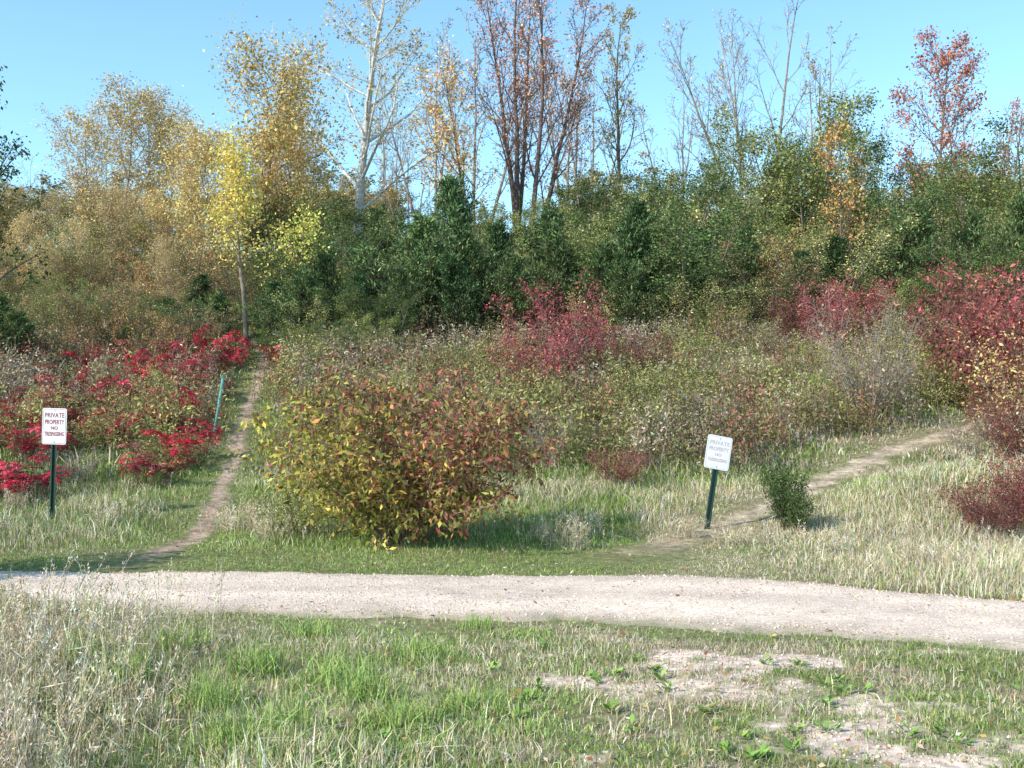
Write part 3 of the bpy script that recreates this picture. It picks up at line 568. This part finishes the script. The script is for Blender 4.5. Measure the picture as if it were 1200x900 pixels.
for px, py, hh, m in [(292, 625, .34, 60), (320, 632, .25, 40), (265, 622, .25, 40), (672, 640, .3, 50), (640, 636, .22, 40), (690, 628, .25, 40), (800, 632, .22, 50), (860, 640, .2, 50), (130, 620, .25, 40), (20, 610, .3, 50), (980, 650, .22, 50), (1080, 665, .22, 50)]:
    dd = CAMH * F / (py - HY); drystalks(b, rg, pos(px, dd) + rg.normal(0, .14, m), dd + rg.normal(0, .12, m), hh * rg.uniform(.6, 1.2, m), .8)
obj('dry_grass', b.mesh('dry_grass', [GRASS, GRASS]))

# fallen leaves & broadleaf weeds
b = B(); rg = np.random.default_rng(130); n = 2400; y = rg.uniform(3.8, 16, n); x = rg.uniform(-.52, .52, n) * y
k = (y < yf(x)) | (y > yb(x)) | (rg.random(n) < .25); x = x[k]; y = y[k]; n = len(x)
c = np.stack([x, y, H(x, y) + rg.uniform(.02, .05, n)], 1); dd = rg.normal(0, 1, (n, 3)) * np.array([1, 1, .25])
b.leaves(c, dd, unit(np.array([0, 0, 1.]) + rg.normal(0, .3, (n, 3))), rg.uniform(.025, .055, n), rg.uniform(.015, .035, n), pal(rg, n, [S(190, 168, 130), S(165, 125, 88), S(205, 190, 165), S(155, 105, 76), S(180, 160, 96)], None, .2), 0)
obj('fallen_leaves', b.mesh('fallen_leaves', [LEAF]))
b = B()
for px, py in [(850, 882), (970, 805), (1010, 812), (880, 890), (930, 858), (700, 800), (600, 840), (745, 775), (1150, 820), (500, 860), (640, 760), (1100, 860)] + [(rg.uniform(250, 1200), rg.uniform(770, 895)) for _ in range(34)]:
    d = CAMH * F / (py - HY); x = pos(px, d); m = rg.integers(8, 16); a = rg.uniform(0, 6.28, m); el = rg.uniform(.15, .9, m)
    dd = np.stack([np.cos(a), np.sin(a), el], 1); c = np.tile(np.array([[x, d, float(H(x, d)) + .01]]), (m, 1)) + rg.normal(0, .012, (m, 3))
    b.leaves(c, dd, unit(np.stack([-np.cos(a) * el, -np.sin(a) * el, np.ones(m)], 1)), rg.uniform(.04, .09, m), rg.uniform(.02, .03, m), pal(rg, m, [S(125, 155, 78), S(140, 166, 84)], None, .15), 0, base=.6)
obj('broadleaf_weeds', b.mesh('broadleaf_weeds', [GRASS]))

# ======== signs
WHITE = flat_mat('sign_white_paint', (.80, .79, .78), .45, amt=.05); RED = flat_mat('sign_red_print', (.34, .06, .09), .5); FADE = flat_mat('sign_faded_print', (.62, .46, .46), .5)
POST = flat_mat('green_post_paint', (.018, .05, .035), .5, amt=.4); BOLT = flat_mat('bolt_steel', (.5, .5, .5), .35, 1); TEAL = flat_mat('teal_post_paint', (.16, .42, .40), .5, amt=.25)
def bmobj(name, bm, mat, parent):
    me = bpy.data.meshes.new(name); bm.to_mesh(me); bm.free(); me.materials.append(mat); return obj(name, me, parent=parent)
def rrect(w, h, r, n=5):
    o = []
    for cx, cz, a0 in [(w / 2 - r, h / 2 - r, 0), (-w / 2 + r, h / 2 - r, 90), (-w / 2 + r, -h / 2 + r, 180), (w / 2 - r, -h / 2 + r, 270)]:
        for k in range(n + 1): a = math.radians(a0 + 90 * k / n); o.append((cx + r * math.cos(a), cz + r * math.sin(a)))
    return o
def sign(px, d, H_, w, h, lean, yaw, back, ink, bigtext, yoff):
    e = bpy.data.objects.new('no_trespassing_sign', None); sc.collection.objects.link(e)
    x = pos(px, d); e.location = (x, d, float(H(x, d))); e.rotation_euler = (math.radians(back), math.radians(lean), math.radians(yaw)); e.empty_display_size = .2
    zc = H_ - h / 2
    bm = bmesh.new(); vs = [bm.verts.new((a, -.002, zc + c)) for a, c in rrect(w, h, .025)]; f = bm.faces.new(vs)
    ex = bmesh.ops.extrude_face_region(bm, geom=[f]); bmesh.ops.translate(bm, verts=[v for v in ex['geom'] if isinstance(v, bmesh.types.BMVert)], vec=(0, .003, 0)); bmesh.ops.recalc_face_normals(bm, faces=bm.faces)
    bmobj('plate', bm, WHITE, e)
    bm = bmesh.new(); a = [bm.verts.new((p, -.0035, zc + q)) for p, q in rrect(w - .022, h - .022, .018)]; c = [bm.verts.new((p, -.0035, zc + q)) for p, q in rrect(w - .030, h - .030, .014)]
    for k in range(len(a)): bm.faces.new([a[k], a[(k + 1) % len(a)], c[(k + 1) % len(a)], c[k]])
    bmobj('border', bm, ink, e)
    bm = bmesh.new(); prof = [(-.035, .004), (-.02, .004), (-.013, .030), (.013, .030), (.02, .004), (.035, .004), (.035, .008), (.023, .008), (.016, .034), (-.016, .034), (-.023, .008), (-.035, .008)]
    lo = [bm.verts.new((p, q, -.3)) for p, q in prof]; hi = [bm.verts.new((p, q, H_ - .03)) for p, q in prof]
    for k in range(12): bm.faces.new([lo[k], lo[(k + 1) % 12], hi[(k + 1) % 12], hi[k]])
    bm.faces.new(hi); bm.faces.new(lo[::-1]); bmesh.ops.recalc_face_normals(bm, faces=bm.faces); bmobj('post', bm, POST, e)
    bm = bmesh.new()
    for zz in (zc + h / 2 - .03, zc - h / 2 + .03):
        bmesh.ops.create_cone(bm, cap_ends=True, segments=8, radius1=.008, radius2=.006, depth=.006, matrix=Matrix.Translation((0, -.006, zz)) @ Matrix.Rotation(math.radians(90), 4, 'X'))
    bmobj('bolts', bm, BOLT, e)
    z = zc + h / 2 - yoff
    for k, (txt, sz) in enumerate(bigtext):
        cu = bpy.data.curves.new('txt', 'FONT'); cu.body = txt; cu.size = sz; cu.align_x = 'CENTER'; cu.extrude = .0004; cu.offset = .0016; cu.space_character = 1.08
        to = bpy.data.objects.new('tmp', cu); sc.collection.objects.link(to); bpy.context.view_layer.update()
        me = bpy.data.meshes.new_from_object(to.evaluated_get(bpy.context.evaluated_depsgraph_get())); bpy.data.objects.remove(to)
        me.materials.clear(); me.materials.append(ink)
        xs = [v.co.x for v in me.vertices]; wd = 2 * max(abs(min(xs)), abs(max(xs))); s = min(1, (w - .06) / wd)
        z -= sz * .72
        to = obj('lettering_%d' % (k + 1), me, (0, -.004, z), parent=e, s=(s, 1, 1)); to.rotation_euler = (math.radians(90), 0, 0)
        z -= .026
sign(61, 13.4, 1.42, .305, .44, 1.5, -4, 0, RED, [('PRIVATE', .078), ('PROPERTY', .078), ('NO', .055), ('TRESPASSING', .07)], .055)
sign(828, 13.0, 1.13, .305, .40, 10.5, 6, -6, FADE, [('PRIVATE', .065), ('PROPERTY', .065), ('NO', .05), ('TRESPASSING', .055)], .06)
p = ray(253, 505)
bm = bmesh.new(); bmesh.ops.create_cone(bm, cap_ends=True, segments=14, radius1=.026, radius2=.024, depth=1.3); bmesh.ops.translate(bm, verts=bm.verts, vec=(0, 0, .38))
bmesh.ops.bevel(bm, geom=[e for e in bm.edges if e.is_manifold and all(v.co.z > 1 for v in e.verts)], offset=.006, segments=2)
me = bpy.data.meshes.new('marker_post'); bm.to_mesh(me); me.materials.append(TEAL); o = obj('marker_post', me, (p[0] + .05, p[1] - .3, float(H(p[0], p[1] - .3)))); o.rotation_euler = (0, math.radians(9), 0)

# ======== world, sun, camera
ts = np.array([-.66, -.46, .60]); ts = ts / np.linalg.norm(ts)
el = math.asin(ts[2]); az = math.atan2(ts[0], ts[1])
w = bpy.data.worlds.new('World'); sc.world = w; w.use_nodes = True; nt = w.node_tree
bg = nt.nodes['Background']; sk = nt.nodes.new('ShaderNodeTexSky'); sk.sky_type = 'NISHITA'; sk.sun_disc = False; sk.sun_elevation = el; sk.sun_rotation = az
sk.air_density = 1.0; sk.dust_density = .5; sk.ozone_density = 1.0
mu = nt.nodes.new('ShaderNodeVectorMath'); mu.operation = 'MULTIPLY'; mu.inputs[1].default_value = (1.42, 1.86, 1.95)
nt.links.new(sk.outputs[0], mu.inputs[0]); nt.links.new(mu.outputs[0], bg.inputs[0]); bg.inputs[1].default_value = .15
ld = bpy.data.lights.new('sun', 'SUN'); ld.energy = 5.0; ld.angle = math.radians(.5); ld.color = (1, .95, .87)
lo = bpy.data.objects.new('sun', ld); sc.collection.objects.link(lo); lo.rotation_euler = Vector(ts).to_track_quat('Z', 'Y').to_euler()
cd = bpy.data.cameras.new('camera'); cd.sensor_width = 36; cd.lens = 36 * F / 1200; cd.clip_end = 5000; cd.clip_start = .05
co = bpy.data.objects.new('camera', cd); sc.collection.objects.link(co); co.location = (0, 0, CAMH); co.rotation_euler = (math.radians(90 + math.degrees(math.atan(15 / F))), 0, 0)
sc.camera = co
